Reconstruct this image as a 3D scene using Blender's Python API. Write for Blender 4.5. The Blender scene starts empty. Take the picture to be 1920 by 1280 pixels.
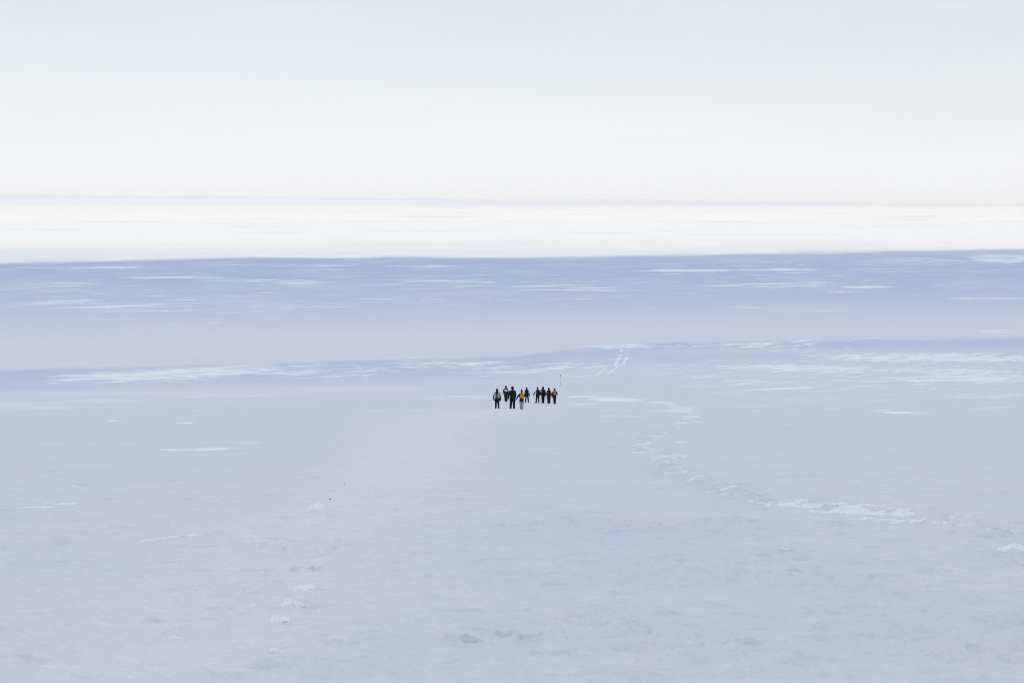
import bpy, bmesh, math, random
import numpy as np
from mathutils import Vector, Matrix, Euler

R = math.radians
SC = bpy.context.scene
COL = SC.collection

# ------------------------------------------------------------------ camera, sky, sun, exposure
EYE = 1.7                                   # the photographer stands on the slope
FPX = 1920 * 50 / 36.0                      # focal length in photo pixels
HORIZON_V = 382.0
PITCH = math.atan((640 - HORIZON_V) / FPX)
cd = bpy.data.cameras.new('camera')
cd.lens = 50; cd.sensor_width = 36; cd.clip_start = 0.2; cd.clip_end = 200000
cam = bpy.data.objects.new('camera', cd); COL.objects.link(cam)
cam.location = (0, 0, EYE); cam.rotation_euler = (math.pi / 2 - PITCH, 0, 0)
SC.camera = cam

SUN_EL = R(10.0)
SUN_AZ = R(-14.0)                           # light travels away from the camera and a little to the left
world = bpy.data.worlds.new('World'); SC.world = world; world.use_nodes = True
wn = world.node_tree; wn.nodes.clear()
sky = wn.nodes.new('ShaderNodeTexSky'); sky.sky_type = 'NISHITA'; sky.sun_disc = False
sky.sun_elevation = SUN_EL
sky.sun_rotation = math.pi + SUN_AZ         # behind the camera, a little to the right
sky.air_density = 1.0; sky.dust_density = 1.0; sky.ozone_density = 1.0; sky.altitude = 300
hsv = wn.nodes.new('ShaderNodeHueSaturation'); hsv.inputs['Saturation'].default_value = 0.7
# a thin even veil of high cloud over the whole sky, whiter towards the horizon
VEIL = 0.92
BGS = 0.15
geo_ = wn.nodes.new('ShaderNodeTexCoord'); sep_ = wn.nodes.new('ShaderNodeSeparateXYZ')
veil = wn.nodes.new('ShaderNodeValToRGB'); veil.color_ramp.interpolation = 'B_SPLINE'
VEIL_STOPS = [(0.0, (.415, .430, .510)), (0.06, (.352, .364, .382)), (0.15, (.320, .338, .370)), (0.45, (.325, .352, .410)), (1.0, (.345, .377, .440))]
while len(veil.color_ramp.elements) < len(VEIL_STOPS): veil.color_ramp.elements.new(.5)
for e_, (p_, c_) in zip(veil.color_ramp.elements, VEIL_STOPS): e_.position = p_; e_.color = (*c_, 1)
bg = wn.nodes.new('ShaderNodeBackground'); bg.inputs[1].default_value = BGS
bgv = wn.nodes.new('ShaderNodeBackground'); bgv.inputs[1].default_value = 1.0
both = wn.nodes.new('ShaderNodeMixShader'); both.inputs[0].default_value = VEIL
wo = wn.nodes.new('ShaderNodeOutputWorld')
wn.links.new(geo_.outputs['Generated'], sep_.inputs[0]); wn.links.new(sep_.outputs['Z'], veil.inputs[0])
wn.links.new(sky.outputs[0], hsv.inputs['Color']); wn.links.new(hsv.outputs[0], bg.inputs[0]); 
wmap = wn.nodes.new('ShaderNodeMapping'); wmap.inputs['Scale'].default_value = (2.2, 2.2, 16)
wno = wn.nodes.new('ShaderNodeTexNoise'); wno.inputs['Scale'].default_value = 1.6; wno.inputs['Detail'].default_value = 5; wno.inputs['Distortion'].default_value = .6
wmr = wn.nodes.new('ShaderNodeMapRange'); wmr.inputs[1].default_value = .3; wmr.inputs[2].default_value = .7; wmr.inputs[3].default_value = .978; wmr.inputs[4].default_value = 1.022
wmu = wn.nodes.new('ShaderNodeVectorMath'); wmu.operation = 'SCALE'
wn.links.new(geo_.outputs['Generated'], wmap.inputs[0]); wn.links.new(wmap.outputs[0], wno.inputs['Vector']); wn.links.new(wno.outputs[0], wmr.inputs[0])
wn.links.new(veil.outputs[0], wmu.inputs[0]); wn.links.new(wmr.outputs[0], wmu.inputs['Scale']); wn.links.new(wmu.outputs[0], bgv.inputs[0])
wn.links.new(bg.outputs[0], both.inputs[1]); wn.links.new(bgv.outputs[0], both.inputs[2]); wn.links.new(both.outputs[0], wo.inputs[0])

sl = bpy.data.lights.new('sun', 'SUN'); sl.energy = 5.0; sl.angle = R(0.4); sl.color = (1.0, 0.80, 0.45)
sun = bpy.data.objects.new('sun', sl); COL.objects.link(sun)
ldir = Vector((math.sin(SUN_AZ) * math.cos(SUN_EL), math.cos(SUN_AZ) * math.cos(SUN_EL), -math.sin(SUN_EL)))
sun.rotation_euler = ldir.to_track_quat('-Z', 'Y').to_euler()

SC.view_settings.view_transform = 'Standard'; SC.view_settings.look = 'None'
SC.view_settings.exposure = 1.1; SC.view_settings.gamma = 1.0
SC.cycles.use_denoising = True
SC.cycles.filter_width = 1.0
SC.cycles.max_bounces = 6; SC.cycles.diffuse_bounces = 3; SC.cycles.volume_bounces = 0; SC.cycles.sample_clamp_indirect = 1.5
HAZE_DENSITY = 2.3e-5

# ------------------------------------------------------------------ small helpers
def link(o):
    COL.objects.link(o); return o

def tag(o, label=None, cat=None, group=None, kind=None):
    for k, v in (('label', label), ('category', cat), ('group', group), ('kind', kind)):
        if v: o[k] = v
    return o

def mat(name, color, rough=0.8, spec=0.3, noise=0.0, nscale=60, bump=0.0):
    m = bpy.data.materials.new(name); m.use_nodes = True
    nt = m.node_tree; p = nt.nodes['Principled BSDF']
    p.inputs['Base Color'].default_value = (*color, 1); p.inputs['Roughness'].default_value = rough
    p.inputs['Specular IOR Level'].default_value = spec
    if noise or bump:
        tc = nt.nodes.new('ShaderNodeTexCoord')
        n = nt.nodes.new('ShaderNodeTexNoise'); n.inputs['Scale'].default_value = nscale; n.inputs['Detail'].default_value = 4
        nt.links.new(tc.outputs['Object'], n.inputs['Vector'])
        mx = nt.nodes.new('ShaderNodeMix'); mx.data_type = 'RGBA'
        mx.inputs[6].default_value = (*[c * (1 - noise) for c in color], 1)
        mx.inputs[7].default_value = (*[min(1, c * (1 + noise)) for c in color], 1)
        nt.links.new(n.outputs[0], mx.inputs[0]); nt.links.new(mx.outputs[2], p.inputs['Base Color'])
        if bump:
            b = nt.nodes.new('ShaderNodeBump'); b.inputs['Strength'].default_value = bump; b.inputs['Distance'].default_value = 0.01
            nt.links.new(n.outputs[0], b.inputs['Height']); nt.links.new(b.outputs[0], p.inputs['Normal'])
    return m

# ------------------------------------------------------------------ noise
def _hash(ix, iy, seed):
    h = (ix.astype(np.int64) * 374761393 + iy.astype(np.int64) * 668265263 + seed * 974634777) & 0xFFFFFFFF
    h = ((h ^ (h >> 13)) * 1274126177) & 0xFFFFFFFF
    h = (h ^ (h >> 16)) & 0xFFFFFFFF
    return h.astype(np.float64) / 4294967295.0

def noise2(x, y, seed=0):
    """gradient noise, about -0.7..0.7"""
    ix = np.floor(x); iy = np.floor(y); fx = x - ix; fy = y - iy
    u = fx * fx * fx * (fx * (fx * 6 - 15) + 10); v = fy * fy * fy * (fy * (fy * 6 - 15) + 10)
    def g(ax, ay, dx, dy):
        a = _hash(ax, ay, seed) * 2 * np.pi
        return np.cos(a) * dx + np.sin(a) * dy
    n00 = g(ix, iy, fx, fy); n10 = g(ix + 1, iy, fx - 1, fy)
    n01 = g(ix, iy + 1, fx, fy - 1); n11 = g(ix + 1, iy + 1, fx - 1, fy - 1)
    return (n00 * (1 - u) + n10 * u) * (1 - v) + (n01 * (1 - u) + n11 * u) * v

def fbm(x, y, lam, octaves=3, seed=0, gain=0.5):
    s = 0; a = 1.0; f = 1.0 / lam
    for k in range(octaves):
        s = s + a * noise2(x * f + 17.3 * k, y * f - 9.1 * k, seed + k); a *= gain; f *= 2.03
    return s

def sstep(a, b, x):
    t = np.clip((x - a) / (b - a), 0, 1); return t * t * (3 - 2 * t)

# ------------------------------------------------------------------ terrain
SLOPE, Y1, Y2, CREST_Y = 0.1295, 150.0, 520.0, 600.0
PLAIN = -SLOPE * Y1 - SLOPE * (Y2 - Y1) / 2

def profile(Y):
    Y = np.asarray(Y, float)
    t = np.clip(Y, Y1, Y2) - Y1
    return np.where(Y < Y1, -SLOPE * Y, -SLOPE * Y1 - SLOPE * t + SLOPE * t * t / (2 * (Y2 - Y1)))

# a survey of the view: photo pixel -> point on the slope or the plain
_YT = np.exp(np.linspace(math.log(3), math.log(60000), 6000))
_VT = 640 + FPX * np.tan(np.arctan2(EYE - profile(_YT), _YT) - PITCH)
def row_to_y(v): return float(np.interp(v, _VT[::-1], _YT[::-1]))
def at(u, v, Y=None):
    """ground point below photo pixel (u, v)"""
    Y = row_to_y(v) if Y is None else Y
    depth = Y * math.cos(PITCH) + (EYE - float(profile(Y))) * math.sin(PITCH)
    return (u - 960) / FPX * depth, Y
def vrow(Y): return float(np.interp(Y, _YT, _VT))

# the hill behind the camera: its crest line throws the shade that ends far out on the plain
_EDGE_U = [-700, 0, 250, 480, 640, 960, 1280, 1440, 1700, 1920, 2500]
_EDGE_V = [510, 494, 489, 482, 481, 484, 478, 472, 470, 467, 462]
_cx, _ch = [], []
for u, v in zip(_EDGE_U, _EDGE_V):
    ex, ey = at(u, v)
    L = (ey + CREST_Y) / math.cos(SUN_AZ)
    _cx.append(ex - L * math.sin(SUN_AZ)); _ch.append(L * math.tan(SUN_EL) + PLAIN)
def crest(x):
    h = np.interp(x, _cx, _ch)
    w = np.exp(-(x / 5500.0) ** 4)
    return h * w + 20 * (1 - w) + 2.4 * noise2(x / 90.0, x * 0 + 3.3, 5) + 1.3 * noise2(x / 31.0, x * 0 + 7.7, 6)

def base_height(x, Y):
    z = profile(Y)
    back = np.clip(-Y, 0, None)
    t = sstep(25, CREST_Y, back)
    up = SLOPE * np.minimum(back, CREST_Y) + (crest(x) - SLOPE * CREST_Y) * t
    down = sstep(CREST_Y, 2600, back)
    return np.where(Y < 0, up * (1 - down) + PLAIN * down, z)

# tracks and marks, surveyed as polylines on the ground
PATH = [at(u, v) for u, v in ((985, 757), (930, 768), (830, 782), (790, 800), (765, 860), (690, 930), (560, 1010), (400, 1110), (230, 1230), (130, 1330))]
CRACK = [at(u, v) for u, v in ((1235, 752), (1300, 772), (1270, 796), (1205, 830), (1215, 850), (1250, 868), (1290, 893), (1345, 912), (1440, 940), (1560, 952), (1700, 962), (1800, 975), (1930, 1010), (2100, 1030))]

def poly_dist(x, y, pts):
    """distance to a polyline divided by local range, so that marks keep a width in proportion"""
    best = np.full(x.shape, 1e9); along = np.zeros(x.shape)
    for k in range(len(pts) - 1):
        (ax, ay), (bx, by) = pts[k], pts[k + 1]
        dx, dy = bx - ax, by - ay; L2 = dx * dx + dy * dy
        t = np.clip(((x - ax) * dx + (y - ay) * dy) / L2, 0, 1)
        d = np.hypot(x - ax - t * dx, y - ay - t * dy)
        m = d < best; best = np.where(m, d, best); along = np.where(m, k + t, along)
    return best, along

rng = random.Random(11)
DENTS = []                                  # footprint holes: x, y, radius x, radius y, depth
for u, v, w, dep in ((882, 1206, 30, .07), (992, 1201, 32, .085), (856, 1196, 44, .035), (945, 1190, 26, .05), (1110, 1152, 60, .025), (1170, 1150, 40, .02), (1268, 1051, 26, .03),
                     (1310, 1072, 40, .03), (1478, 1037, 30, .045), (1500, 1052, 40, .03), (1490, 1075, 20, .05), (1645, 1086, 20, .04), (553, 1065, 12, .04),
                     (590, 1063, 14, .045), (137, 909, 22, .05), (60, 1236, 80, .03), (1560, 1148, 30, .03), (1760, 1098, 26, .03), (1900, 1060, 30, .03), (1610, 944, 22, .05),
                     (1780, 1000, 34, .05), (1850, 1004, 40, .05), (1600, 1055, 24, .03), (1080, 980, 18, .03), (1430, 1045, 18, .04), (1725, 1160, 30, .03), (1890, 1240, 40, .03),
                     (1690, 1120, 28, .025), (1540, 1180, 24, .02), (780, 934, 40, .025), (840, 938, 24, .025), (115, 1022, 22, .03), (60, 818, 16, .03), (140, 820, 14, .03)):
    x, y = at(u, v); s = y / FPX
    DENTS.append((x, y, w * s * .5, max(.07, w * s * .6), dep))
for k in range(150):                        # the trodden path down to the walkers
    j = rng.random() ** 0.8 * (len(PATH) - 3) + 1; i = int(j); f = j - i
    px = PATH[i][0] * (1 - f) + PATH[i + 1][0] * f; py = PATH[i][1] * (1 - f) + PATH[i + 1][1] * f
    DENTS.append((px + rng.gauss(0, .5 + py * .006), py + rng.gauss(0, .6), .07 + rng.random() * .05, .12 + rng.random() * .07, .008 + rng.random() * .014))
for k in range(110):                        # prints round the walkers' feet
    px, py = at(925 + 125 * rng.random(), 0, rng.choice((rng.uniform(112, 127), rng.uniform(143, 158))))
    DENTS.append((px, py, .10 + rng.random() * .08, .16 + rng.random() * .2, .015 + rng.random() * .03))
for k in range(130):                        # older prints on the right
    v = 960 + 340 * rng.random(); u = 1050 + 900 * rng.random() ** .7
    x, y = at(u, v)
    DENTS.append((x, y, .04 + rng.random() * .1, .04 + rng.random() * .07, .006 + rng.random() * .02))

def relief(x, y, r):
    """drift, sastrugi, clumps and prints on top of the plain profile"""
    h = np.zeros(x.shape)
    front = sstep(-8, 4, y)
    far = sstep(350, 700, y)
    h += (1 - far) * 0.05 * fbm(x, y, 34, 2, 1) * sstep(6, 40, r)
    h += far * (0.55 * fbm(x, y * 1.4, 170, 3, 2) + .1 * fbm(x, y, 30, 2, 8))
    m = r < 420
    xs, ys, rs = x[m], y[m], r[m]
    d = 0.020 * fbm(xs * .7, ys, 3.2, 2, 21) * (1 - .55 * sstep(40, 140, rs))
    d += 0.034 * fbm(xs * .6, ys, .6, 3, 31) * (1 - .85 * sstep(14, 60, rs)) * (1 - sstep(50, 100, rs))
    d += 0.023 * fbm(xs, ys, .14, 3, 41, .6) * (1 - sstep(12, 30, rs))
    clump = sstep(.0, .5, fbm(xs, ys, 2.6, 2, 55))
    d += .09 * clump * np.abs(fbm(xs, ys, .26, 3, 51)) * (1 - sstep(16, 45, rs))
    dp, _ = poly_dist(xs, ys, CRACK)
    near = np.exp(-(dp / (.35 + rs * .012)) ** 2)
    d += near * (.14 * fbm(xs, ys, .8, 4, 61, .6) * (1 - .5 * sstep(30, 90, rs)) - .03)
    pd, _ = poly_dist(xs, ys, PATH)
    tr = np.exp(-(pd / (1.0 + rs * .008)) ** 2)
    d += tr * (.008 * fbm(xs, ys, .35, 2, 71) * (1 - sstep(20, 70, rs)) - .012)
    for (cx, cy, rx, ry, dep) in DENTS:
        k = (np.abs(xs - cx) < rx * 3) & (np.abs(ys - cy) < ry * 3)
        if not k.any(): continue
        q = np.sqrt(((xs[k] - cx) / rx) ** 2 + ((ys[k] - cy) / ry) ** 2)
        d[k] += 1.7 * dep * (-np.exp(-q ** 2.4) + .35 * np.exp(-((q - 1.45) / .38) ** 2))
    h[m] += d
    return h * front

# ice and snow kinds: (photo pixel centre, half sizes in pixels, strength)
ICE = [  # u, v, half width, half height, strength, tilt (px down per px right)
    (330, 701, 260, 14, .56, -.045), (480, 692, 160, 12, .30, -.04), (620, 697, 240, 12, .36, -.03), (120, 716, 80, 6, .3, -.03), (800, 686, 150, 12, .38, -.02),
    (1000, 690, 160, 10, .42, -.04), (1130, 692, 60, 9, .25, -.02), (890, 681, 60, 4, .5, -.02), (1180, 648, 90, 5, .5, -.03), (1480, 643, 260, 7, .42, -.03), (1470, 642, 120, 3, .6, -.04),
    (1720, 670, 240, 10, .52, .0), (1850, 672, 140, 7, .6, 0), (1500, 690, 190, 9, .50, .01), (1770, 695, 170, 8, .44, .03), (1830, 708, 140, 11, .58, .02), (1700, 712, 90, 8, .45, .02),
    (1430, 718, 140, 8, .40, 0), (1480, 728, 60, 3, .6, -.02), (1340, 706, 120, 5, .3, 0), (1150, 748, 60, 5, .60, .03), (1110, 744, 50, 6, .42, .02), (1090, 757, 55, 3, .4, 0),
    (1260, 770, 65, 2, .7, -.01), (1275, 798, 40, 4, .52, 0), (1285, 790, 40, 8, .36, 0), (1205, 847, 38, 6, .52, .05), (1260, 856, 40, 6, .5, -.02), (1250, 830, 60, 20, .30, 0), (1240, 878, 40, 6, .4, .1),
    (1330, 905, 50, 9, .38, .1), (1500, 944, 80, 7, .66, .03), (1620, 956, 130, 14, .58, .05), (1700, 963, 70, 9, .5, .05), (1640, 970, 80, 8, .5, 0), (1580, 953, 150, 15, .44, .02), (1710, 978, 110, 9, .42, .03), (1250, 850, 70, 34, .22, .2), (1900, 1030, 50, 8, .75, 0), (1800, 965, 50, 6, .4, .1),
    (1480, 1034, 40, 5, .4, .05), (1490, 1008, 60, 3, .4, 0), (370, 843, 85, 3, .62, -.01), (410, 842, 26, 3, .8, -.02), (470, 831, 26, 2, .6, -.03), (90, 948, 66, 3, .62, -.09), (130, 945, 26, 3, .8, -.05),
    (140, 909, 12, 3, .7, 0), (595, 950, 16, 3, .8, 0), (60, 760, 110, 12, .40, -.02), (170, 752, 120, 8, .34, 0), (345, 793, 20, 2, .6, 0), (850, 745, 100, 6, .40, 0), (430, 742, 120, 5, .38, 0), (760, 770, 120, 3, .34, -.02),
    (1690, 774, 60, 5, .44, .1), (1860, 766, 60, 4, .36, 0), (1560, 748, 200, 8, .28, .02), (1860, 742, 90, 7, .4, 0), (1400, 760, 60, 4, .4, 0), (212, 789, 14, 2, .6, 0),
    (500, 526, 160, 5, .40, .03), (160, 502, 180, 3, .42, 0), (330, 520, 120, 3, .45, 0), (540, 498, 180, 3, .36, 0), (790, 499, 110, 3, .44, 0), (840, 527, 110, 5, .36, .02), (90, 568, 110, 4, .50, -.05),
    (240, 575, 190, 14, .30, 0), (560, 574, 140, 12, .27, 0), (720, 560, 150, 8, .24, -.02), (1050, 540, 140, 8, .36, .02), (1290, 507, 110, 2, .62, -.01), (1440, 505, 120, 3, .40, 0), (1480, 474, 200, 4, .5, -.01),
    (1880, 485, 90, 8, .52, 0), (1740, 490, 150, 8, .36, 0), (1420, 535, 170, 6, .36, 0), (1630, 538, 60, 3, .5, 0), (1860, 560, 90, 5, .33, 0), (620, 482, 140, 3, .48, 0), (1500, 575, 200, 12, .22, 0), (120, 540, 160, 16, .3, 0),
    (960, 525, 1100, 55, .20, 0), (300, 560, 500, 50, .20, 0), (1500, 500, 600, 22, .22, 0), (960, 690, 1100, 22, .24, 0), (1600, 715, 400, 40, .26, 0), (200, 760, 400, 22, .24, 0), (1300, 770, 700, 30, .16, 0), (1880, 624, 60, 10, .38, -.05), (1560, 656, 200, 5, .2, 0)]
# pale wheel tracks of a snow vehicle running away from the walkers
TRACKS = [[(1119, 704), (1136, 690)], [(1138, 702), (1157, 688)], [(1153, 683), (1162, 670)], [(1168, 681), (1175, 671)],
          [(1085, 716), (1119, 703)], [(1162, 670), (1166, 655)]]

def cover(x, y, r):
    """how much of each snow kind lies at every vertex"""
    n = {k: np.zeros(x.shape) for k in ('fresh', 'blue', 'glaze', 'glaze_wide', 'glaze_plain')}
    ang = np.abs(np.arctan2(x, y)) < R(40)
    m = ang & (r > 5) & (r < 4000)
    xs, ys = x[m], y[m]
    zz = profile(ys)
    # shared survey coordinates of the vertices, for reading the lists above
    depth = ys * math.cos(PITCH) + (EYE - zz) * math.sin(PITCH)
    us = 960 + FPX * xs / depth
    vs = np.interp(ys, _YT, _VT)
    ice = np.zeros(xs.shape)
    for (u, v, w, h, s, tilt) in ICE:
        k = (np.abs(us - u) < w * 1.7)
        q = ((us[k] - u) / w) ** 2 + ((vs[k] - v - tilt * (us[k] - u)) / h) ** 2
        ice[k] = np.maximum(ice[k], s * np.exp(-.8 * q * q))
    for p in TRACKS:
        (a, b), (c, d) = p
        weak = .5 if p in TRACKS[4:] else .8
        t = np.clip((vs - b) / (d - b), 0, 1); inside = (vs < b + 1) & (vs > d - 1)
        dx = np.abs(us - (a + (c - a) * t))
        ice = np.maximum(ice, np.where(inside, weak * np.exp(-(dx / 3.0) ** 2), 0))
    dc, _ = poly_dist(xs, ys, CRACK)
    ice = np.maximum(ice, .46 * np.exp(-(dc / (.22 + ys * .011)) ** 2))
    w_near = 1 - sstep(45, 75, ys); w_plain = sstep(430, 500, ys)
    n['glaze'][m] = ice * w_near; n['glaze_plain'][m] = ice * w_plain; n['glaze_wide'][m] = ice * (1 - w_near) * (1 - w_plain)
    # blue belt of old snow; far plain's shade painted in, deepest by shadow edge
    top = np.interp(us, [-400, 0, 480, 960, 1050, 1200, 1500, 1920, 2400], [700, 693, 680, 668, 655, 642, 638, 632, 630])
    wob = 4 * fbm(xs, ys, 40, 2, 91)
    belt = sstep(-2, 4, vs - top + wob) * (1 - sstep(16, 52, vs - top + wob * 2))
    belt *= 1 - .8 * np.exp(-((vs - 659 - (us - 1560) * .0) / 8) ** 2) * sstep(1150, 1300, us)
    plain_shade_blue = sstep(640, 490, vs) * (1 - .85 * sstep(1000, 1900, ys + 250 * fbm(xs, ys, 500, 2, 99)))  # shade tone put into the colour, fading out past the shadow edge
    n['blue'][m] = np.clip(np.maximum(belt * .62, plain_shade_blue * (1 + .12 * fbm(xs, ys, 160, 2, 95))), 0, 1)
    pink = np.exp(-((vs - top + 34) / 40) ** 2) * (vs < top + 3)
    stripe = np.exp(-((vs - 733 + (us - 400) * .012) / 6) ** 2) * sstep(0, 120, us) * (1 - sstep(700, 900, us))
    dp, al = poly_dist(xs, ys, PATH)
    wd = .9 + ys * .028
    tr = np.exp(-(dp / wd) ** 2) * sstep(130, 90, ys)
    near = (1 - sstep(10, 60, ys)) * .3 * sstep(-.25, .5, fbm(xs, ys, 2.2, 3, 97))
    n['fresh'][m] = np.clip(pink * .9 + stripe + tr + near, 0, 1)
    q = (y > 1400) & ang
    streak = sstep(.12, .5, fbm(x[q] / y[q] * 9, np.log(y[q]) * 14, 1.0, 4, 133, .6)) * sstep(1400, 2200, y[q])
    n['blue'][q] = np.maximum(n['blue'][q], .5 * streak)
    return n

def radii():
    rs = [0.4]
    while rs[-1] < 46000:
        r = rs[-1]
        rs.append(r * (1.04 if r < 5 else 1.003 if r < 40 else 1.0048 if r < 60 else 1.006 if r < 1700 else 1.03))
    return np.array(rs)

def build_ground():
    rr = radii()
    fine = np.arange(-24, 24.0001, 0.055)
    a, step, side = 24.0, .055, []
    while a < 180:
        step = min(step * 1.12, 1.6); a += step
        if a < 180 - step * .5: side.append(a)
    th = np.concatenate([-np.array(side)[::-1], fine, np.array(side), [180.0]])
    th = np.radians(th)
    nr, nt = len(rr), len(th)
    RR, TT = np.meshgrid(rr, th, indexing='ij')
    X = RR * np.sin(TT); Y = RR * np.cos(TT)
    x, y, r = X.ravel(), Y.ravel(), RR.ravel()
    z = base_height(x, y) + relief(x, y, r)
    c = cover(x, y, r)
    nv = nr * nt
    co = np.empty((nv + 1, 3), np.float32); co[:nv, 0] = x; co[:nv, 1] = y; co[:nv, 2] = z
    co[nv] = (0, 0, 0)
    i = np.arange(nr - 1)[:, None] * nt; j = np.arange(nt)[None, :]; j2 = (j + 1) % nt
    quads = np.stack([i + j, i + nt + j, i + nt + j2, i + j2], -1).reshape(-1, 4)[:, ::-1]
    jj = np.arange(nt)
    tris = np.stack([np.full(nt, nv), jj, (jj + 1) % nt], -1)[:, ::-1]
    me = bpy.data.meshes.new('ground')
    me.vertices.add(nv + 1); me.vertices.foreach_set('co', co.ravel())
    nl = quads.size + tris.size
    me.loops.add(nl); me.loops.foreach_set('vertex_index', np.concatenate([quads.ravel(), tris.ravel()]).astype(np.int32))
    nf = len(quads) + len(tris)
    me.polygons.add(nf)
    st = np.concatenate([np.arange(len(quads)) * 4, quads.size + np.arange(len(tris)) * 3]).astype(np.int32)
    me.polygons.foreach_set('loop_start', st)
    me.update(calc_edges=True); me.validate()
    me.polygons.foreach_set('use_smooth', np.ones(len(me.polygons), bool))
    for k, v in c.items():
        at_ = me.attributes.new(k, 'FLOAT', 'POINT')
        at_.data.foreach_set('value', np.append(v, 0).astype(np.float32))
    o = link(bpy.data.objects.new('snow_ground', me)); o['kind'] = 'structure'
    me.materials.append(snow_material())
    return o

def snow_material():
    m = bpy.data.materials.new('wind_packed_snow'); m.use_nodes = True
    nt = m.node_tree; N = nt.nodes; Lk = nt.links
    p = N['Principled BSDF']
    geo = N.new('ShaderNodeNewGeometry')
    def attr(k):
        a = N.new('ShaderNodeAttribute'); a.attribute_name = k; return a.outputs['Fac']
    def nz(scale, detail=4, rough=.55, sx=1.0, sy=1.0, rot=0.0):
        mp = N.new('ShaderNodeMapping'); mp.inputs['Scale'].default_value = (sx, sy, 1); mp.inputs['Rotation'].default_value = (0, 0, rot)
        n = N.new('ShaderNodeTexNoise'); n.inputs['Scale'].default_value = scale; n.inputs['Detail'].default_value = detail; n.inputs['Roughness'].default_value = rough
        Lk.new(geo.outputs['Position'], mp.inputs[0]); Lk.new(mp.outputs[0], n.inputs['Vector']); return n.outputs[0]
    def mth(op, a, b=None, c=None, clamp=False):
        n = N.new('ShaderNodeMath'); n.operation = op; n.use_clamp = clamp
        for k, v in enumerate((a, b, c)):
            if v is None: continue
            if isinstance(v, (int, float)): n.inputs[k].default_value = v
            else: Lk.new(v, n.inputs[k])
        return n.outputs[0]
    def mix(f, a, b):
        n = N.new('ShaderNodeMix'); n.data_type = 'RGBA'
        for s, v in ((0, f), (6, a), (7, b)):
            if isinstance(v, tuple): n.inputs[s].default_value = (*v, 1)
            elif isinstance(v, (int, float)): n.inputs[s].default_value = v
            else: Lk.new(v, n.inputs[s])
        return n.outputs[2]
    def ramp(x, lo, hi):
        n = N.new('ShaderNodeMapRange'); n.interpolation_type = 'SMOOTHSTEP'
        Lk.new(x, n.inputs[0]); n.inputs[1].default_value = lo; n.inputs[2].default_value = hi; return n.outputs[0]
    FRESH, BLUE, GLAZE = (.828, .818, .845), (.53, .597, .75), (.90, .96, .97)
    grain = nz(34, 6, .7); wide = nz(.35, 6, .6, .8, 1.0)
    col = mix(ramp(wide, .38, .66), (.715, .76, .82), (.76, .78, .82))
    col = mix(mth('MULTIPLY', ramp(nz(4.5, 5, .65, .7, 1), .46, .68), .55), col, (.82, .825, .85))
    col = mix(mth('MULTIPLY', attr('fresh'), .85), col, FRESH)
    crumb = mth('MULTIPLY', ramp(nz(7, 7, .7, .8, 1), .52, .66), mth('MULTIPLY_ADD', attr('fresh'), .75, .25))
    col = mix(mth('MULTIPLY', crumb, .75), col, (.90, .88, .885))
    col = mix(mth('MULTIPLY', ramp(nz(3.1, 7, .7, .5, 1), .55, .70), .6), col, (.60, .66, .75))
    firn_and_shade = mth('MULTIPLY', attr('blue'), ramp(nz(.02, 8, .62, 1, .6), .1, .55), clamp=True)
    col = mix(firn_and_shade, col, BLUE)  # tints the old-snow belt and the far plain's painted shade
    col = mix(mth('MULTIPLY', ramp(grain, .5, .68), .32), col, (.9, .91, .92))
    def glaze(k, across, along, bearing, soft, rough, extra=0.0):
        """broken sheets of wind-polished ice: across x along metres, lying at a bearing from straight ahead"""
        mp = N.new('ShaderNodeMapping'); mp.vector_type = 'TEXTURE'; mp.inputs['Scale'].default_value = (across, along, 1); mp.inputs['Rotation'].default_value = (0, 0, -R(bearing))
        n = N.new('ShaderNodeTexNoise'); n.inputs['Scale'].default_value = 1; n.inputs['Detail'].default_value = 10; n.inputs['Roughness'].default_value = rough; n.inputs['Distortion'].default_value = .5
        Lk.new(geo.outputs['Position'], mp.inputs[0]); Lk.new(mp.outputs[0], n.inputs['Vector'])
        s = mth('ADD', mth('MULTIPLY_ADD', n.outputs[0], 2.6, .38 - 1.3 + extra), mth('MULTIPLY', attr(k), 1.0))
        return ramp(s, 1.0 - soft, 1.0 + soft)
    g = mth('MAXIMUM', glaze('glaze', .26, .75, 62, .03, .74, .12),
            mth('MAXIMUM', glaze('glaze_wide', 2.4, 17, 44, .03, .72, .18), glaze('glaze_plain', 6.5, 42, 68, .03, .74, .18)))
    col = mix(g, col, GLAZE)
    Lk.new(col, p.inputs['Base Color'])
    rg = N.new('ShaderNodeMapRange'); Lk.new(g, rg.inputs[0]); rg.inputs[3].default_value = .85; rg.inputs[4].default_value = .32
    Lk.new(rg.outputs[0], p.inputs['Roughness'])
    sp = N.new('ShaderNodeMapRange'); Lk.new(g, sp.inputs[0]); sp.inputs[3].default_value = .12; sp.inputs[4].default_value = .6
    Lk.new(sp.outputs[0], p.inputs['Specular IOR Level'])
    b1 = N.new('ShaderNodeBump'); b1.inputs['Distance'].default_value = .03; b1.inputs['Strength'].default_value = 1.0
    Lk.new(nz(11, 6, .6, .7, 1), b1.inputs['Height'])
    b2 = N.new('ShaderNodeBump'); b2.inputs['Distance'].default_value = .06; b2.inputs['Strength'].default_value = .4
    Lk.new(nz(1.6, 5, .55, .5, 1), b2.inputs['Height']); Lk.new(b2.outputs[0], b1.inputs['Normal'])
    b3 = N.new('ShaderNodeBump'); b3.inputs['Distance'].default_value = 1.4; b3.inputs['Strength'].default_value = .3
    Lk.new(nz(.05, 6, .6, .6, 1), b3.inputs['Height']); Lk.new(b3.outputs[0], b2.inputs['Normal'])
    b4 = N.new('ShaderNodeBump'); b4.invert = True; b4.inputs['Distance'].default_value = .03; b4.inputs['Strength'].default_value = .5
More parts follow.
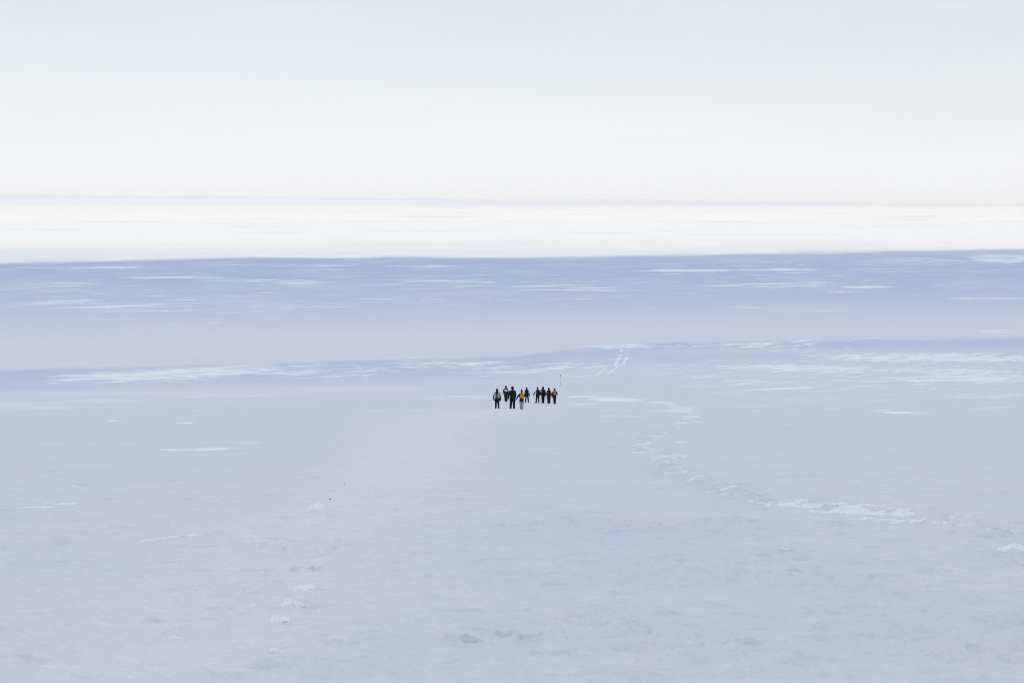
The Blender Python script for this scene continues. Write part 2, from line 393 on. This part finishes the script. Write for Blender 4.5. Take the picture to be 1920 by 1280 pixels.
    Lk.new(g, b4.inputs['Height']); Lk.new(b1.outputs[0], b4.inputs['Normal'])
    Lk.new(b4.outputs[0], p.inputs['Normal'])
    return m

ground = build_ground()

def ground_z(x, y):
    x = np.array([float(x)]); y = np.array([float(y)])
    return float((base_height(x, y) + relief(x, y, np.hypot(x, y)))[0])

# a low far ridge, drowned in the haze
def build_hills():
    bm = bmesh.new(); n = 160; rows = []
    for k in range(n + 1):
        a = R(-34 + 68 * k / n)
        t = k / n
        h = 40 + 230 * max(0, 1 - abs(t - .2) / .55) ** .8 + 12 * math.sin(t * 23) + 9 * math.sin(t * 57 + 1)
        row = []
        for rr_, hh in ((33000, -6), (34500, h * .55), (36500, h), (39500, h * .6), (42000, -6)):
            row.append(bm.verts.new((rr_ * math.sin(a), rr_ * math.cos(a), PLAIN + hh)))
        rows.append(row)
    for k in range(n):
        for q in range(4):
            bm.faces.new((rows[k][q], rows[k + 1][q], rows[k + 1][q + 1], rows[k][q + 1]))
    bmesh.ops.recalc_face_normals(bm, faces=bm.faces)
    me = bpy.data.meshes.new('distant_hills'); bm.to_mesh(me); bm.free()
    for f in me.polygons: f.use_smooth = True
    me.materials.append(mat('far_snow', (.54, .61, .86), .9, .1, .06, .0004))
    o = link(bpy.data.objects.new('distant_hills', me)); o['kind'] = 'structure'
build_hills()

# ------------------------------------------------------------------ mesh builders for the small things
def tube(bm, pts, rads, seg=12, caps=True, flat=None, open_start=False):
    """tapered tube with rounded ends through pts; flat = (sx, sy) squash in x and y"""
    pts = [Vector(p) for p in pts]
    P, Q = [], []
    d0 = (pts[1] - pts[0]).normalized(); d1 = (pts[-1] - pts[-2]).normalized()
    for k in (1, 2):
        if caps and not open_start:
            t = (math.cos(math.pi / 6 * (k - 1) + math.pi / 12), math.sin(math.pi / 6 * (k - 1) + math.pi / 12))
            P.append(pts[0] - d0 * rads[0] * t[0]); Q.append(rads[0] * t[1])
    P += pts; Q += list(rads)
    if caps:
        for k in (2, 1):
            t = (math.cos(math.pi / 6 * (k - 1) + math.pi / 12), math.sin(math.pi / 6 * (k - 1) + math.pi / 12))
            P.append(pts[-1] + d1 * rads[-1] * t[0]); Q.append(rads[-1] * t[1])
    rings = []
    up = Vector((0, 1, 0)) if abs(d0.y) < .8 else Vector((1, 0, 0))
    for k, p in enumerate(P):
        d = (P[min(k + 1, len(P) - 1)] - P[max(k - 1, 0)])
        d = d.normalized() if d.length > 1e-9 else d0
        a = up.cross(d).normalized(); b = d.cross(a).normalized(); up = b
        ring = []
        for s in range(seg):
            t = 2 * math.pi * s / seg
            off = (a * math.cos(t) + b * math.sin(t)) * Q[k]
            if flat: off = Vector((off.x * flat[0], off.y * flat[1], off.z))
            ring.append(bm.verts.new(p + off))
        rings.append(ring)
    for k in range(len(rings) - 1):
        for s in range(seg):
            bm.faces.new((rings[k][s], rings[k][(s + 1) % seg], rings[k + 1][(s + 1) % seg], rings[k + 1][s]))
    bm.faces.new(rings[0][::-1]); bm.faces.new(rings[-1])

def ball(bm, c, r, rot=None, seg=16):
    m = Matrix.Translation(Vector(c)) @ (rot.to_matrix().to_4x4() if rot else Matrix()) @ Matrix.Diagonal((*r, 1))
    bmesh.ops.create_uvsphere(bm, u_segments=seg, v_segments=seg // 2 + 2, radius=1.0, matrix=m)

def rbox(bm, c, s, bev=.02, rot=None):
    m = Matrix.Translation(Vector(c)) @ (rot.to_matrix().to_4x4() if rot else Matrix()) @ Matrix.Diagonal((*s, 1))
    r = bmesh.ops.create_cube(bm, size=1.0, matrix=m)
    e = list({e for v in r['verts'] for e in v.link_edges})
    bmesh.ops.bevel(bm, geom=e, offset=bev, segments=2, profile=.5, affect='EDGES')

def finish(name, bm, mats, parent=None, voxel=None, smooth=3, paint=None):
    bmesh.ops.recalc_face_normals(bm, faces=bm.faces)
    me = bpy.data.meshes.new(name); bm.to_mesh(me); bm.free()
    o = link(bpy.data.objects.new(name, me))
    if voxel:                                # fuse the overlapping forms into one skin
        md = o.modifiers.new('fuse', 'REMESH'); md.mode = 'VOXEL'; md.voxel_size = voxel
        sm = o.modifiers.new('soften', 'SMOOTH'); sm.factor = .5; sm.iterations = smooth
        dg = bpy.context.evaluated_depsgraph_get()
        nm = bpy.data.meshes.new_from_object(o.evaluated_get(dg))
        o.modifiers.clear(); o.data = nm; bpy.data.meshes.remove(me); nm.name = name; me = nm
    for f in me.polygons: f.use_smooth = True
    if not isinstance(mats, (list, tuple)): mats = [mats]
    me.materials.clear()
    for m in mats: me.materials.append(m)
    if paint:
        for f in me.polygons: f.material_index = paint(f.center)
    if parent: o.parent = parent
    return o

def empty(name, loc, rz=0):
    o = link(bpy.data.objects.new(name, None)); o.location = loc; o.rotation_euler = (0, 0, rz); o.empty_display_size = .2
    return o

# cloth and skin
C_ = {}
def cloth(name, c, rough=.85):
    if name not in C_: C_[name] = mat(name, c, rough, .2, .22, 38, .5)
    return C_[name]
SKIN = mat('skin', (.55, .36, .28), .6, .3, .08, 40)
BLACK = cloth('black_cloth', (.008, .009, .011)); INK = cloth('black_green_cloth', (.010, .013, .010)); NAVY = cloth('dark_navy_cloth', (.010, .013, .030))
MAROON = cloth('maroon_cloth', (.045, .012, .018)); WHITE = cloth('off_white_cloth', (.62, .60, .58)); PINK = cloth('pale_pink_cloth', (.55, .42, .47))
GREY = cloth('light_grey_cloth', (.30, .32, .40)); SAGE = cloth('grey_green_cloth', (.085, .115, .11)); DKSAGE = cloth('dark_green_cloth', (.016, .028, .024))
YELLOW = cloth('yellow_cloth', (.62, .28, .02)); ORANGE = cloth('orange_cloth', (.60, .13, .015)); TAN = cloth('tan_cloth', (.33, .185, .12)); BLUE = cloth('royal_blue_cloth', (.010, .014, .085))
LILAC = cloth('lilac_wool', (.36, .32, .48)); CYAN = cloth('light_blue_cloth', (.20, .42, .60)); RUBBER = mat('boot_rubber', (.012, .012, .014), .6, .3, .2, 50)
PEACH = cloth('peach_cloth', (.40, .22, .16)); HAIR = mat('dark_hair', (.015, .011, .010), .55, .4, .3, 90, .6)

# ------------------------------------------------------------------ a walker
def lerp(a, b, t): return Vector(a) * (1 - t) + Vector(b) * t

def hand_chains(bm, wrist, elbow, side, grow):
    """palm with four bent fingers of unequal length and a thumb that leaves its side"""
    w = Vector(wrist); d = (w - Vector(elbow)).normalized()
    fwd = Vector((0, 1, 0)); fwd = (fwd - d * fwd.dot(d)).normalized()       # the thumb side looks ahead
    nrm = d.cross(fwd).normalized() * side                                    # towards the thigh
    inward = Vector((-side, 0, 0)); nrm = nrm if nrm.dot(inward) > 0 else -nrm
    g = grow
    tube(bm, [w - d * .02, w + d * .03, w + d * .085], [.026 + g, .032 + g, .034 + g], 10)
    for k, (off, L) in enumerate(((.028, .072), (.009, .080), (-.010, .074), (-.028, .058))):
        a = w + d * .085 + fwd * off
        b = a + d * L * .45 + nrm * .006; c = b + d * L * .30 + nrm * L * .22; e = c + d * L * .18 + nrm * L * .26
        tube(bm, [a - d * .02, b, c, e], [.0095 + g * .7, .009 + g * .7, .0085 + g * .6, .007 + g * .6], 8)
    a = w + d * .03 + fwd * .026
    tube(bm, [a, a + d * .03 + fwd * .024 + nrm * .006, a + d * .06 + fwd * .03 + nrm * .016], [.012 + g, .0105 + g * .8, .008 + g * .7], 8)

def walker(u, base_v, top_v, d, tall, pose, look, label):
    """one person seen from behind; pose in metres for a 1.75 m figure, x right, y ahead"""
    x, _ = at(u, base_v, d); x = (u - 960) / FPX * (d * math.cos(PITCH) + (EYE - float(profile(d))) * math.sin(PITCH)); y = d
    z0 = ground_z(x, y)
    root = empty('person', (x, y, z0))
    tag(root, label, 'person', 'walkers crossing the snow')
    S = tall / 1.75
    V = lambda p: Vector(p) * S
    def foot_ground(p): return ground_z(x + p.x, y + p.y) - z0
    wd = look.get('wide', 1.0)
    lean = pose.get('lean', .03)
    hip = V((pose.get('sway', 0), 0, .93)); chest = V((pose.get('sway', 0), lean, 1.28)); neck = V((pose.get('sway', 0), lean * 1.4, 1.49)); head = V((pose.get('head', 0) + pose.get('sway', 0), lean * 2.2, 1.625))
    feet, knees, hips, sh, el, wr = {}, {}, {}, {}, {}, {}
    for s, k in ((-1, 'L'), (1, 'R')):
        fx, fy, lift = pose['foot' + k]
        f = V((fx, fy, 0)); f.z = foot_ground(f) + lift * S
        ankle = f + V((0, -.02, .085)); hips[k] = hip + V((s * .09, 0, -.02))
        mid = lerp(hips[k], ankle, .5); mid += V((0, .04 + pose.get('knee' + k, 0), .0)); feet[k] = f; knees[k] = mid
        sh[k] = chest + V((s * .165 * wd, -.01, .095)); ex, ey, ez = pose['hand' + k]
        wr[k] = sh[k] + V((ex * s, ey, ez)); el[k] = lerp(sh[k], wr[k], .52) + V((s * .03, -.05, 0))
    ank = {k: feet[k] + V((0, -.02, .085)) for k in feet}
    # body: one skin from crown to soles
    bm = bmesh.new()
    tube(bm, [hip - V((0, 0, .06)), hip + V((0, 0, .10)), chest, neck - V((0, 0, .06))], [.125 * S, .118 * S, .135 * S, .09 * S], 14, True, (1.15, .8))
    tube(bm, [neck - V((0, 0, .06)), head], [.058 * S, .055 * S], 12)
    ball(bm, head, V((.076, .096, .115))); ball(bm, head + V((0, .045, -.055)), V((.055, .05, .055)))
    tube(bm, [head + V((0, .088, .025)), head + V((0, .112, -.018))], [.010 * S, .015 * S], 8)                       # nose
    for s in (-1, 1):
        ball(bm, head + V((s * .079, .0, -.005)), V((.012, .022, .033)))                                            # ears
        ball(bm, head + V((s * .031, .086, .03)), V((.018, .012, .010)))                                            # brows
    tube(bm, [head + V((-.024, .088, -.058)), head + V((0, .095, -.058)), head + V((.024, .088, -.058))], [.007 * S, .009 * S, .007 * S], 8)   # lips
    for s, k in ((-1, 'L'), (1, 'R')):
        tube(bm, [hips[k], knees[k], ank[k]], [.082 * S, .058 * S, .038 * S], 12)
        tube(bm, [ank[k] - V((0, 0, .03)), feet[k] + V((0, .12, .04))], [.036 * S, .030 * S], 10)
        tube(bm, [chest + V((s * .05, 0, .13)), sh[k], el[k], wr[k]], [.06 * S, .055 * S, .040 * S, .028 * S], 12)
        hand_chains(bm, wr[k], el[k], s, 0)
    body = finish('body', bm, SKIN, root, .009, 3)
    # jacket with sleeves, collar and hem
    bm = bmesh.new(); hem = look.get('hem', .80)
    pad = look.get('pad', 1.07)
    tube(bm, [hip + V((0, 0, hem - .93)), hip + V((0, 0, .10)), chest - V((0, 0, .02)), chest + V((0, 0, .13)), neck + V((0, 0, -.045))],
         [.172 * S * pad * wd, .156 * S * pad, .164 * S * pad * wd, .128 * S * wd, .075 * S], 18, True, (1.18, .86), True)
    for s, k in ((-1, 'L'), (1, 'R')):
        tube(bm, [chest + V((s * .05, 0, .135)), sh[k] - V((0, 0, .01)), el[k], wr[k] - (wr[k] - el[k]).normalized() * .02],
             [.072 * S, .080 * S * pad, .074 * S * pad, .058 * S], 14)
    tube(bm, [neck - V((0, 0, .07)), neck + V((0, .005, .0))], [.085 * S, .075 * S], 14)
    if look.get('hood'):
        ball(bm, neck + V((0, -.075, -.02)), V((.125, .07, .085)))
    jm = look['jacket']; jm = jm if isinstance(jm, list) else [jm]
    finish('jacket', bm, jm, root, .014, 4, (lambda c: look['jpaint'](c / S, {k: (sh[k] / S, el[k] / S, wr[k] / S) for k in sh})) if 'jpaint' in look else None)
    # trousers
    bm = bmesh.new(); tw = look.get('trouser_wide', 1.0)
    tube(bm, [hip - V((0, 0, .10)), hip + V((0, 0, .06))], [.135 * S, .135 * S], 16, True, (1.15, .85))
    for k in feet:
        tube(bm, [hips[k], lerp(hips[k], knees[k], .5), knees[k], lerp(knees[k], ank[k], .55), ank[k] + V((0, 0, -.005))],
             [.108 * S, .104 * S * tw, .090 * S * tw, .080 * S * tw, .076 * S * tw], 14)
    finish('trousers', bm, look['trousers'], root, .013, 4)
    # boots and gloves
    for s, k in ((-1, 'L'), (1, 'R')):
        bm = bmesh.new(); f = feet[k]; yaw = pose.get('toe' + k, s * -.12); tipdown = pose.get('tip' + k, 0)
        M = Matrix.Translation(f) @ Euler((tipdown, 0, yaw)).to_matrix().to_4x4()
        T = lambda p: M @ V(p)
        tube(bm, [T((0, -.075, .045)), T((0, .02, .05)), T((0, .13, .04)), T((0, .19, .032))], [.046 * S, .054 * S, .052 * S, .036 * S], 12)
        tube(bm, [T((0, -.04, .05)), T((0, -.03, .20))], [.056 * S, .064 * S], 12)
        for c in ((0, -.06), (0, .0), (0, .07), (0, .135)):
            tube(bm, [T((-.02, c[1], .012)), T((.02, c[1], .012))], [.028 * S, .028 * S], 8)
        finish('boot', bm, look.get('boots', RUBBER), root, .011, 2)
        bm = bmesh.new(); hand_chains(bm, wr[k], el[k], s, .006)
        a = (wr[k] - el[k]).normalized()
        tube(bm, [wr[k] - a * .07, wr[k] + a * .01], [.048 * S, .040 * S], 12)
        finish('glove', bm, look.get('gloves', BLACK), root, .007, 2)
    # head wear
    hw = look['hat']
    bm = bmesh.new()
    if hw == 'cap':                          # trapper cap with peak and ear flaps
        ball(bm, head + V((0, -.004, .045)), V((.105, .122, .095)))
        tube(bm, [head + V((-.10, .0, .03)), head + V((.0, .13, .035)), head + V((.10, .0, .03))], [.03 * S, .03 * S, .03 * S], 10)
        tube(bm, [head + V((-.095, .01, .02)), head + V((-.15, .03, -.055))], [.045 * S, .03 * S], 10)
        tube(bm, [head + V((.09, .0, .02)), head + V((.098, .0, -.07))], [.04 * S, .03 * S], 10)
        ball(bm, head + V((0, -.07, -.02)), V((.085, .05, .09)))
        finish('cap', bm, look['hatmat'], root, .012, 3)
    elif hw == 'hood':
        ball(bm, head + V((0, -.018, .01)), V((.115, .125, .145)))
        tube(bm, [head + V((0, -.03, -.02)), neck + V((0, -.02, -.05))], [.105 * S, .115 * S], 14)
        finish('hood', bm, look['hatmat'], root, .013, 3)
    else:
        ball(bm, head + V((0, -.008, .035)), V((.098, .116, .10)))
        tube(bm, [head + V((0, -.006, -.005)), head + V((0, -.006, .035))], [.100 * S, .100 * S], 18, True, (1, 1.14))
        if hw == 'tall':
            tube(bm, [head + V((0, -.02, .08)), head + V((0, -.03, .15))], [.075 * S, .05 * S], 12)
        hat = finish('hat', bm, look['hatmat'], root, .012, 3)
        if look.get('pom'):
            bm = bmesh.new(); ball(bm, (0, 0, 0), (.058 * S,) * 3, None, 20)
            rr = random.Random(3)
            for v in bm.verts: v.co *= 1 + rr.uniform(-.14, .16)
            pm = finish('pompom', bm, look['pom'], hat); pm.location = head + V((0, -.025, .20 if hw == 'tall' else .165))
    if look.get('hair'):
        bm = bmesh.new()
        ball(bm, head + V((0, -.045, -.05)), V((.085, .07, .10)))
        if look['hair'] == 'long':
            tube(bm, [head + V((0, -.07, -.05)), head + V((.005, -.115, -.20)), head + V((0, -.12, -.30))], [.07 * S, .062 * S, .035 * S], 12)
        if look['hair'] == 'bun':
            ball(bm, head + V((.07, -.10, -.05)), V((.062, .058, .058)))
        finish('hair', bm, look.get('hairmat', HAIR), root, .012, 3)
    if look.get('tied'):                     # a spare jacket knotted round the waist, its sleeves hanging
        bm = bmesh.new()
        tube(bm, [hip + V((0, 0, -.12)), hip + V((0, 0, .02)), hip + V((0, 0, .06))], [.185 * S, .172 * S, .15 * S], 18, True, (1.12, .9))
        for s in (-1, 1):
            tube(bm, [hip + V((s * .16, -.03, -.02)), hip + V((s * .22, -.05, -.12)), hip + V((s * .255, -.05, -.22))], [.05 * S, .048 * S, .030 * S], 10)
        finish('tied_jacket', bm, BLACK, root, .013, 3)
    root['_'] = 0; del root['_']
    return dict(root=root, S=S, chest=chest, neck=neck, hip=hip, sh=sh, x=x, y=y, z=z0, wd=wd)

def backpack(w, label, main, pocket, size=(.30, .17, .46), drop=0.0, side=0.0, lid=None, strap=BLACK, tall_lid=.09):
    """a rucksack worn on the back: sack, lid, pocket, two shoulder straps"""
    S = w['S']; c = w['chest'] + Vector((side, -.175, -.05 - drop)) * S
    t = empty('backpack', (w['x'] + c.x, w['y'] + c.y, w['z'] + c.z - size[2] / 2 * S))
    tag(t, label, 'backpack', 'backpacks worn by the walkers')
    sx, sy, sz = (q * S for q in size)
    o = Vector((0, 0, sz / 2))
    bm = bmesh.new()
    ball(bm, o, (sx * .55, sy * .58, sz * .54)); rbox(bm, o - Vector((0, 0, sz * .06)), (sx * .88, sy * .8, sz * .78), .05 * S)
    finish('sack', bm, main, t, .012, 4)
    bm = bmesh.new(); ball(bm, o + Vector((0, -.01, sz * .42)), (sx * .50, sy * .60, tall_lid * S)); rbox(bm, o + Vector((0, -.01, sz * .40)), (sx * .82, sy * .86, .07 * S), .025 * S)
    finish('lid', bm, lid or main, t, .012, 3)
    bm = bmesh.new(); rbox(bm, o + Vector((0, -sy * .50, -sz * .16)), (sx * .66, .06 * S, sz * .40), .02 * S)
    finish('pocket', bm, pocket, t, .011, 3)
    for s in (-1, 1):
        bm = bmesh.new()
        a = Vector((s * .085 * S - side * S, .06 * S, sz * .93)); b = Vector((s * .105 * S - side * S, .17 * S, sz * .5 + .245 * S)); e = Vector((s * .12 * S - side * S, .35 * S, sz * .5 + .04 * S)); g = Vector((s * .16 * S - side * S, .25 * S, sz * .22)); h = Vector((s * .13 * S - side * S, .06 * S, sz * .12))
        tube(bm, [a, b, e, g, h], [.020 * S] * 3 + [.013 * S] * 2, 8)
        finish('shoulder_strap', bm, strap, t)
    return t

def pose(**k):
    d = dict(footL=(-.10, -.12, 0), footR=(.10, .16, 0), handL=(.10, .06, -.55), handR=(.10, -.02, -.55)); d.update(k); return d

def seg_t(c, a, b):
    d = b - a; t = max(0, min(1, (c - a).dot(d) / d.length_squared)); return t, (c - (a + d * t)).length
def arm_of(c, J):
    """(side, share of the way down the sleeve) when the point is on a sleeve, else None"""
    for k in ('L', 'R'):
        s, e, w = J[k]
        if (c.x < s.x + .01 if k == 'L' else c.x > s.x - .01):
            t1, d1 = seg_t(c, s, e); t2, d2 = seg_t(c, e, w)
            return (k, .5 * t1) if d1 < d2 else (k, .5 + .5 * t2)
    return None

# 1 - white and pink jacket, grey green pack, dark hood
def p1(c, J):
    a = arm_of(c, J)
    if c.z > 1.40: return 1
    if a:
        if a[1] > .72: return 1
        k = a[0]; outer = (c.x < J[k][0].x - .05 - .11 * a[1]) if k == 'L' else (c.x > J[k][0].x + .03 + .11 * a[1])
        return 1 if outer else (2 if a[1] > .35 and k == 'R' else 0)
    return 0 if c.z > .98 else 1
w1 = walker(932, 765.6, 728.7, 113.3, 1.60, pose(footL=(-.11, .10, 0), footR=(.13, -.10, .05), tipR=-.45, toeR=-.25, handL=(.15, .04, -.46), handR=(.14, .0, -.54), kneeR=.05),
            dict(jacket=[WHITE, BLACK, PINK], jpaint=p1, trousers=BLACK, hat='hood', hatmat=DKSAGE, hem=.86, tied=True, hair=None),
            'walker in white and pink jacket with dark jacket tied round the waist')
backpack(w1, 'slim grey-green backpack on the walker in white and pink jacket', SAGE, SAGE, (.23, .16, .46), .02, -.02, DKSAGE)

# 2 - maroon shoulders over a white back panel
def p2(c, J):
    a = arm_of(c, J)
    if a and a[1] > .12: return 1
    if c.z > 1.36: return 2
    return 0 if c.z > 1.115 and c.y < .06 else 1
w2 = walker(948.6, 752, 720.8, 164, 1.88, pose(footL=(-.06, .10, 0), footR=(.085, -.06, 0), handL=(.16, .10, -.52), handR=(.08, .10, -.44)),
            dict(jacket=[WHITE, BLACK, MAROON], jpaint=p2, trousers=NAVY, hat='beanie', hatmat=BLACK, hem=.86, hood=True, wide=.95, trouser_wide=1.15),
            'walker in dark jacket with maroon shoulders and white back panel')

# 3 - the tall one in black with a trapper cap
w3 = walker(961, 766, 724, 112.1, 1.78, pose(footL=(-.155, .02, 0), footR=(.115, -.14, 0), toeL=.3, toeR=-.2, handL=(.14, .05, -.55), handR=(.03, .12, -.50), head=-.005),
            dict(jacket=[INK], trousers=BLACK, hat='cap', hatmat=INK, hem=.80, wide=1.12, pad=1.06, trouser_wide=1.12),
            'tallest walker, all in black with a peaked ear-flap cap')

# 4 - yellow pack, pale trousers, bobble hat
def p4(c, J):
    a = arm_of(c, J)
    if a:
        if a[1] < .28: return 0
        return 1 if a[1] < .55 or a[0] == 'L' else 2
    return 2 if 1.0 < c.z < 1.18 and abs(c.x) > .10 and c.y < .1 else 0
w4 = walker(978, 766.8, 731, 109.9, 1.49, pose(footL=(-.075, .06, 0), footR=(.07, -.05, 0), handL=(.33, .04, -.46), handR=(.20, .10, -.36)),
            dict(jacket=[INK, MAROON, PEACH], jpaint=p4, trousers=GREY, hat='tall', hatmat=MAROON, pom=LILAC, hem=.70, trouser_wide=1.2, hair='long', hairmat=HAIR),
            'walker in pale grey trousers and a bobble hat with arms held out')
backpack(w4, 'bright yellow and orange backpack on the walker in pale grey trousers', YELLOW, YELLOW, (.34, .18, .44), .0, .03, ORANGE, ORANGE)

# 5 - black with light blue flash on the sleeve
def p5(c, J):
    a = arm_of(c, J)
    if a and a[0] == 'L' and .1 < a[1] < .5: return 1
    if a and a[0] == 'R' and (.10 < a[1] < .24 or .36 < a[1] < .5): return 2
    return 0
w5 = walker(987.6, 754.8, 725.8, 155.7, 1.70, pose(footL=(-.12, .10, 0), footR=(.20, -.06, 0), handL=(.02, .16, -.40), handR=(.12, .02, -.56)),
            dict(jacket=[BLACK, CYAN, WHITE], jpaint=p5, trousers=BLACK, hat='beanie', hatmat=BLACK, hem=.84, hood=True),
            'walker in black with a light blue sleeve flash and legs apart')

# 6 - navy pack, grey bobble
def p6(c, J):
    a = arm_of(c, J)
    return 1 if (a and a[0] == 'L' and .05 < a[1] < .42) else 0
w6 = walker(1008, 755.6, 726, 151.9, 1.70, pose(footL=(-.16, .06, 0), toeL=1.0, footR=(.14, -.10, 0), handL=(.28, .02, -.46), handR=(.08, .10, -.45)),
            dict(jacket=[BLACK, WHITE], jpaint=p6, trousers=BLACK, hat='beanie', hatmat=NAVY, pom=GREY, hem=.82),
            'walker with a grey bobble on a navy hat, left arm swung out')
backpack(w6, 'dark royal blue backpack on the walker with the grey bobble', BLUE, NAVY, (.30, .19, .52), .02, .07, BLUE)

# 7 - black hooded, white flash
def p7(c, J):
    a = arm_of(c, J)
    return 1 if (a and a[0] == 'L' and .12 < a[1] < .46 and c.x > J['L'][0].x - .07) else 0
w7 = walker(1018, 756, 724.9, 150, 1.76, pose(footL=(-.06, -.10, 0), toeL=.5, footR=(.075, .08, 0), handL=(.08, .12, -.42), handR=(.06, .10, -.48)),
            dict(jacket=[BLACK, WHITE], jpaint=p7, trousers=BLACK, hat='hood', hatmat=BLACK, hem=.78, hood=True, wide=1.05, pad=1.05),
            'black hooded walker with a white flash on the left sleeve')

# 8 - black, hooded, arm out
def p8(c, J):
    a = arm_of(c, J)
    return 1 if (a and .2 < a[1] < .36 and c.y < J[a[0]][0].y) else 0
w8 = walker(1029, 756.5, 727, 147.4, 1.64, pose(footL=(-.075, .04, 0), footR=(.085, -.08, 0), toeL=.4, handL=(.16, .04, -.54), handR=(.10, .08, -.48)),
            dict(jacket=[INK, PINK], jpaint=p8, trousers=INK, hat='hood', hatmat=INK, hem=.72, trouser_wide=1.2),
            'black hooded walker second from the right with a long jacket')

# 9 - tan pack, hair bun
def p9(c, J):
    a = arm_of(c, J)
    return 1 if a and a[1] > .1 else 0
w9 = walker(1039.8, 757.4, 727.8, 143.1, 1.60, pose(footL=(-.04, .12, 0), footR=(.06, -.08, 0), handL=(.10, .05, -.55), handR=(.13, .16, -.36)),
            dict(jacket=[INK, MAROON], jpaint=p9, trousers=NAVY, hat='beanie', hatmat=BLACK, hem=.78, hair='bun'),
            'rightmost walker of the line, dark hair bun and maroon sleeves')
backpack(w9, 'tan backpack on the rightmost walker beside the marker pole', TAN, TAN, (.33, .18, .46), .0, .01, PEACH)

# ------------------------------------------------------------------ marker pole
def marker_pole():
    v0, v1 = 723.8, 703.0
    d = row_to_y(v0)
    x = (1051.3 - 960) / FPX * (d * math.cos(PITCH) + (EYE - float(profile(d))) * math.sin(PITCH))
    H = (v0 - v1) / FPX * d
    z = ground_z(x, d)
    lift = 0.0
    t = empty('marker_pole', (x, d, z + lift)); tag(t, 'thin upright marker pole with black cap beyond the rightmost walker', 'marker pole')
    top = vrow(d); H += max(0, (top - v0)) / FPX * d
    tip = -.035
    bm = bmesh.new(); tube(bm, [(0, 0, -.25), (tip * .35, 0, H * .40)], [.021, .020], 10); finish('lower_pole', bm, mat('faded_red_cane', (.20, .12, .13), .7, .2, .2, 12), t)
    bm = bmesh.new(); tube(bm, [(tip * .35, 0, H * .40), (tip, 0, H - .06)], [.014, .013], 10); finish('upper_pole', bm, mat('grey_cane', (.50, .51, .56), .7, .2, .2, 12), t)
    bm = bmesh.new(); tube(bm, [(tip, 0, H - .11), (tip, 0, H)], [.062, .062], 14); tube(bm, [(tip, 0, H - .14), (tip, 0, H - .10)], [.045, .06], 12)
    finish('cap', bm, BLACK, t)
    bm = bmesh.new(); ball(bm, (0, 0, -.02), (.22, .24, .07)); finish('snow_collar', bm, LUMP, t)

LUMP = mat('lump_snow', (.94, .915, .925), .85, .15, .03, 30, .25)
marker_pole()

# ------------------------------------------------------------------ snow lumps and stones
def lump(u, v, wpx, hpx, seed, label, name='snow_lump', material=None, cat='snow lump', group='loose snow lumps', n=5):
    x, y = at(u, v); s = y / FPX; rr = random.Random(seed)
    z = ground_z(x, y)
    bm = bmesh.new()
    w, h = wpx * s, hpx * s * .8
    for k in range(n):
        q = rr.uniform(.45, .8)
        ball(bm, (rr.uniform(-.30, .30) * w, rr.uniform(-.2, .2) * w, rr.uniform(.08, .32) * h), (w * .34 * q * 1.3, w * .30 * q * 1.3, h * .5 * q * 1.3),
             Euler((rr.uniform(-.5, .5), rr.uniform(-.4, .4), rr.uniform(0, 3))), 12)
    ball(bm, (0, 0, .12 * h), (w * .42, w * .36, h * .36), None, 14)
    o = finish(name, bm, material or LUMP, None, max(.003, w / 26), 2)
    me = o.data
    co = np.empty(len(me.vertices) * 3, np.float32); me.vertices.foreach_get('co', co); co = co.reshape(-1, 3)
    nn = fbm(co[:, 0] + co[:, 2] * .7, co[:, 1] - co[:, 2] * .5, w * .3, 3, seed)
    co += (co / (np.linalg.norm(co, axis=1, keepdims=True) + 1e-6)) * (nn * w * .12)[:, None]
    me.vertices.foreach_set('co', co.ravel()); me.update()
    o.location = (x, y, z - .06 * h)
    tag(o, label, cat, group)
LUMPS = [(536, 1135, 28, 26, 'broken snow lump at the left of the touching pair'), (560, 1134, 26, 26, 'broken snow lump at the right of the touching pair'), (525, 1162, 34, 14, 'flat snow slab just in front of the touching pair of lumps'),
         (472, 1139, 17, 13, 'small snow lump lying left of the touching pair'), (515, 1218, 17, 15, 'small snow lump nearest the camera, below the flat slab'), (597, 950, 26, 8, 'low white snow lump just below the dark pebble'),
         (566, 1105, 50, 14, 'broad low snow lump just behind the touching pair'), (595, 894, 10, 9, 'tiny snow lump far up the slope, left of the pebbles')]
for k, (u, v, w, h, lb) in enumerate(LUMPS): lump(u, v, w, h, 20 + k, lb)
STONE = mat('dark_stone', (.09, .10, .15), .8, .3, .3, 60, .6)
lump(619, 933, 5.5, 4, 71, 'larger dark pebble on the snow above a white lump', 'pebble', STONE, 'pebble', 'dark pebbles on the snow', 3)
lump(646, 906, 3.5, 3, 72, 'smaller dark pebble farther up the snow slope', 'pebble', STONE, 'pebble', 'dark pebbles on the snow', 3)

# ------------------------------------------------------------------ the air
if HAZE_DENSITY:
    bm = bmesh.new()
    ztop = 360.0; zbot = PLAIN - 8.0
    bmesh.ops.create_cube(bm, size=1.0, matrix=Matrix.Translation((0, 0, (ztop + zbot) / 2)) @ Matrix.Diagonal((94000, 94000, ztop - zbot, 1)))
    me = bpy.data.meshes.new('haze'); bm.to_mesh(me); bm.free()
    hz = bpy.data.materials.new('haze_air'); hz.use_nodes = True; nt = hz.node_tree
    nt.nodes.remove(nt.nodes['Principled BSDF'])
    pv = nt.nodes.new('ShaderNodeVolumePrincipled'); pv.inputs['Color'].default_value = (.735, .825, 1.0, 1); pv.inputs['Density'].default_value = HAZE_DENSITY
    nt.links.new(pv.outputs[0], nt.nodes['Material Output'].inputs['Volume'])
    me.materials.append(hz)
    o = link(bpy.data.objects.new('haze', me)); o['kind'] = 'stuff'
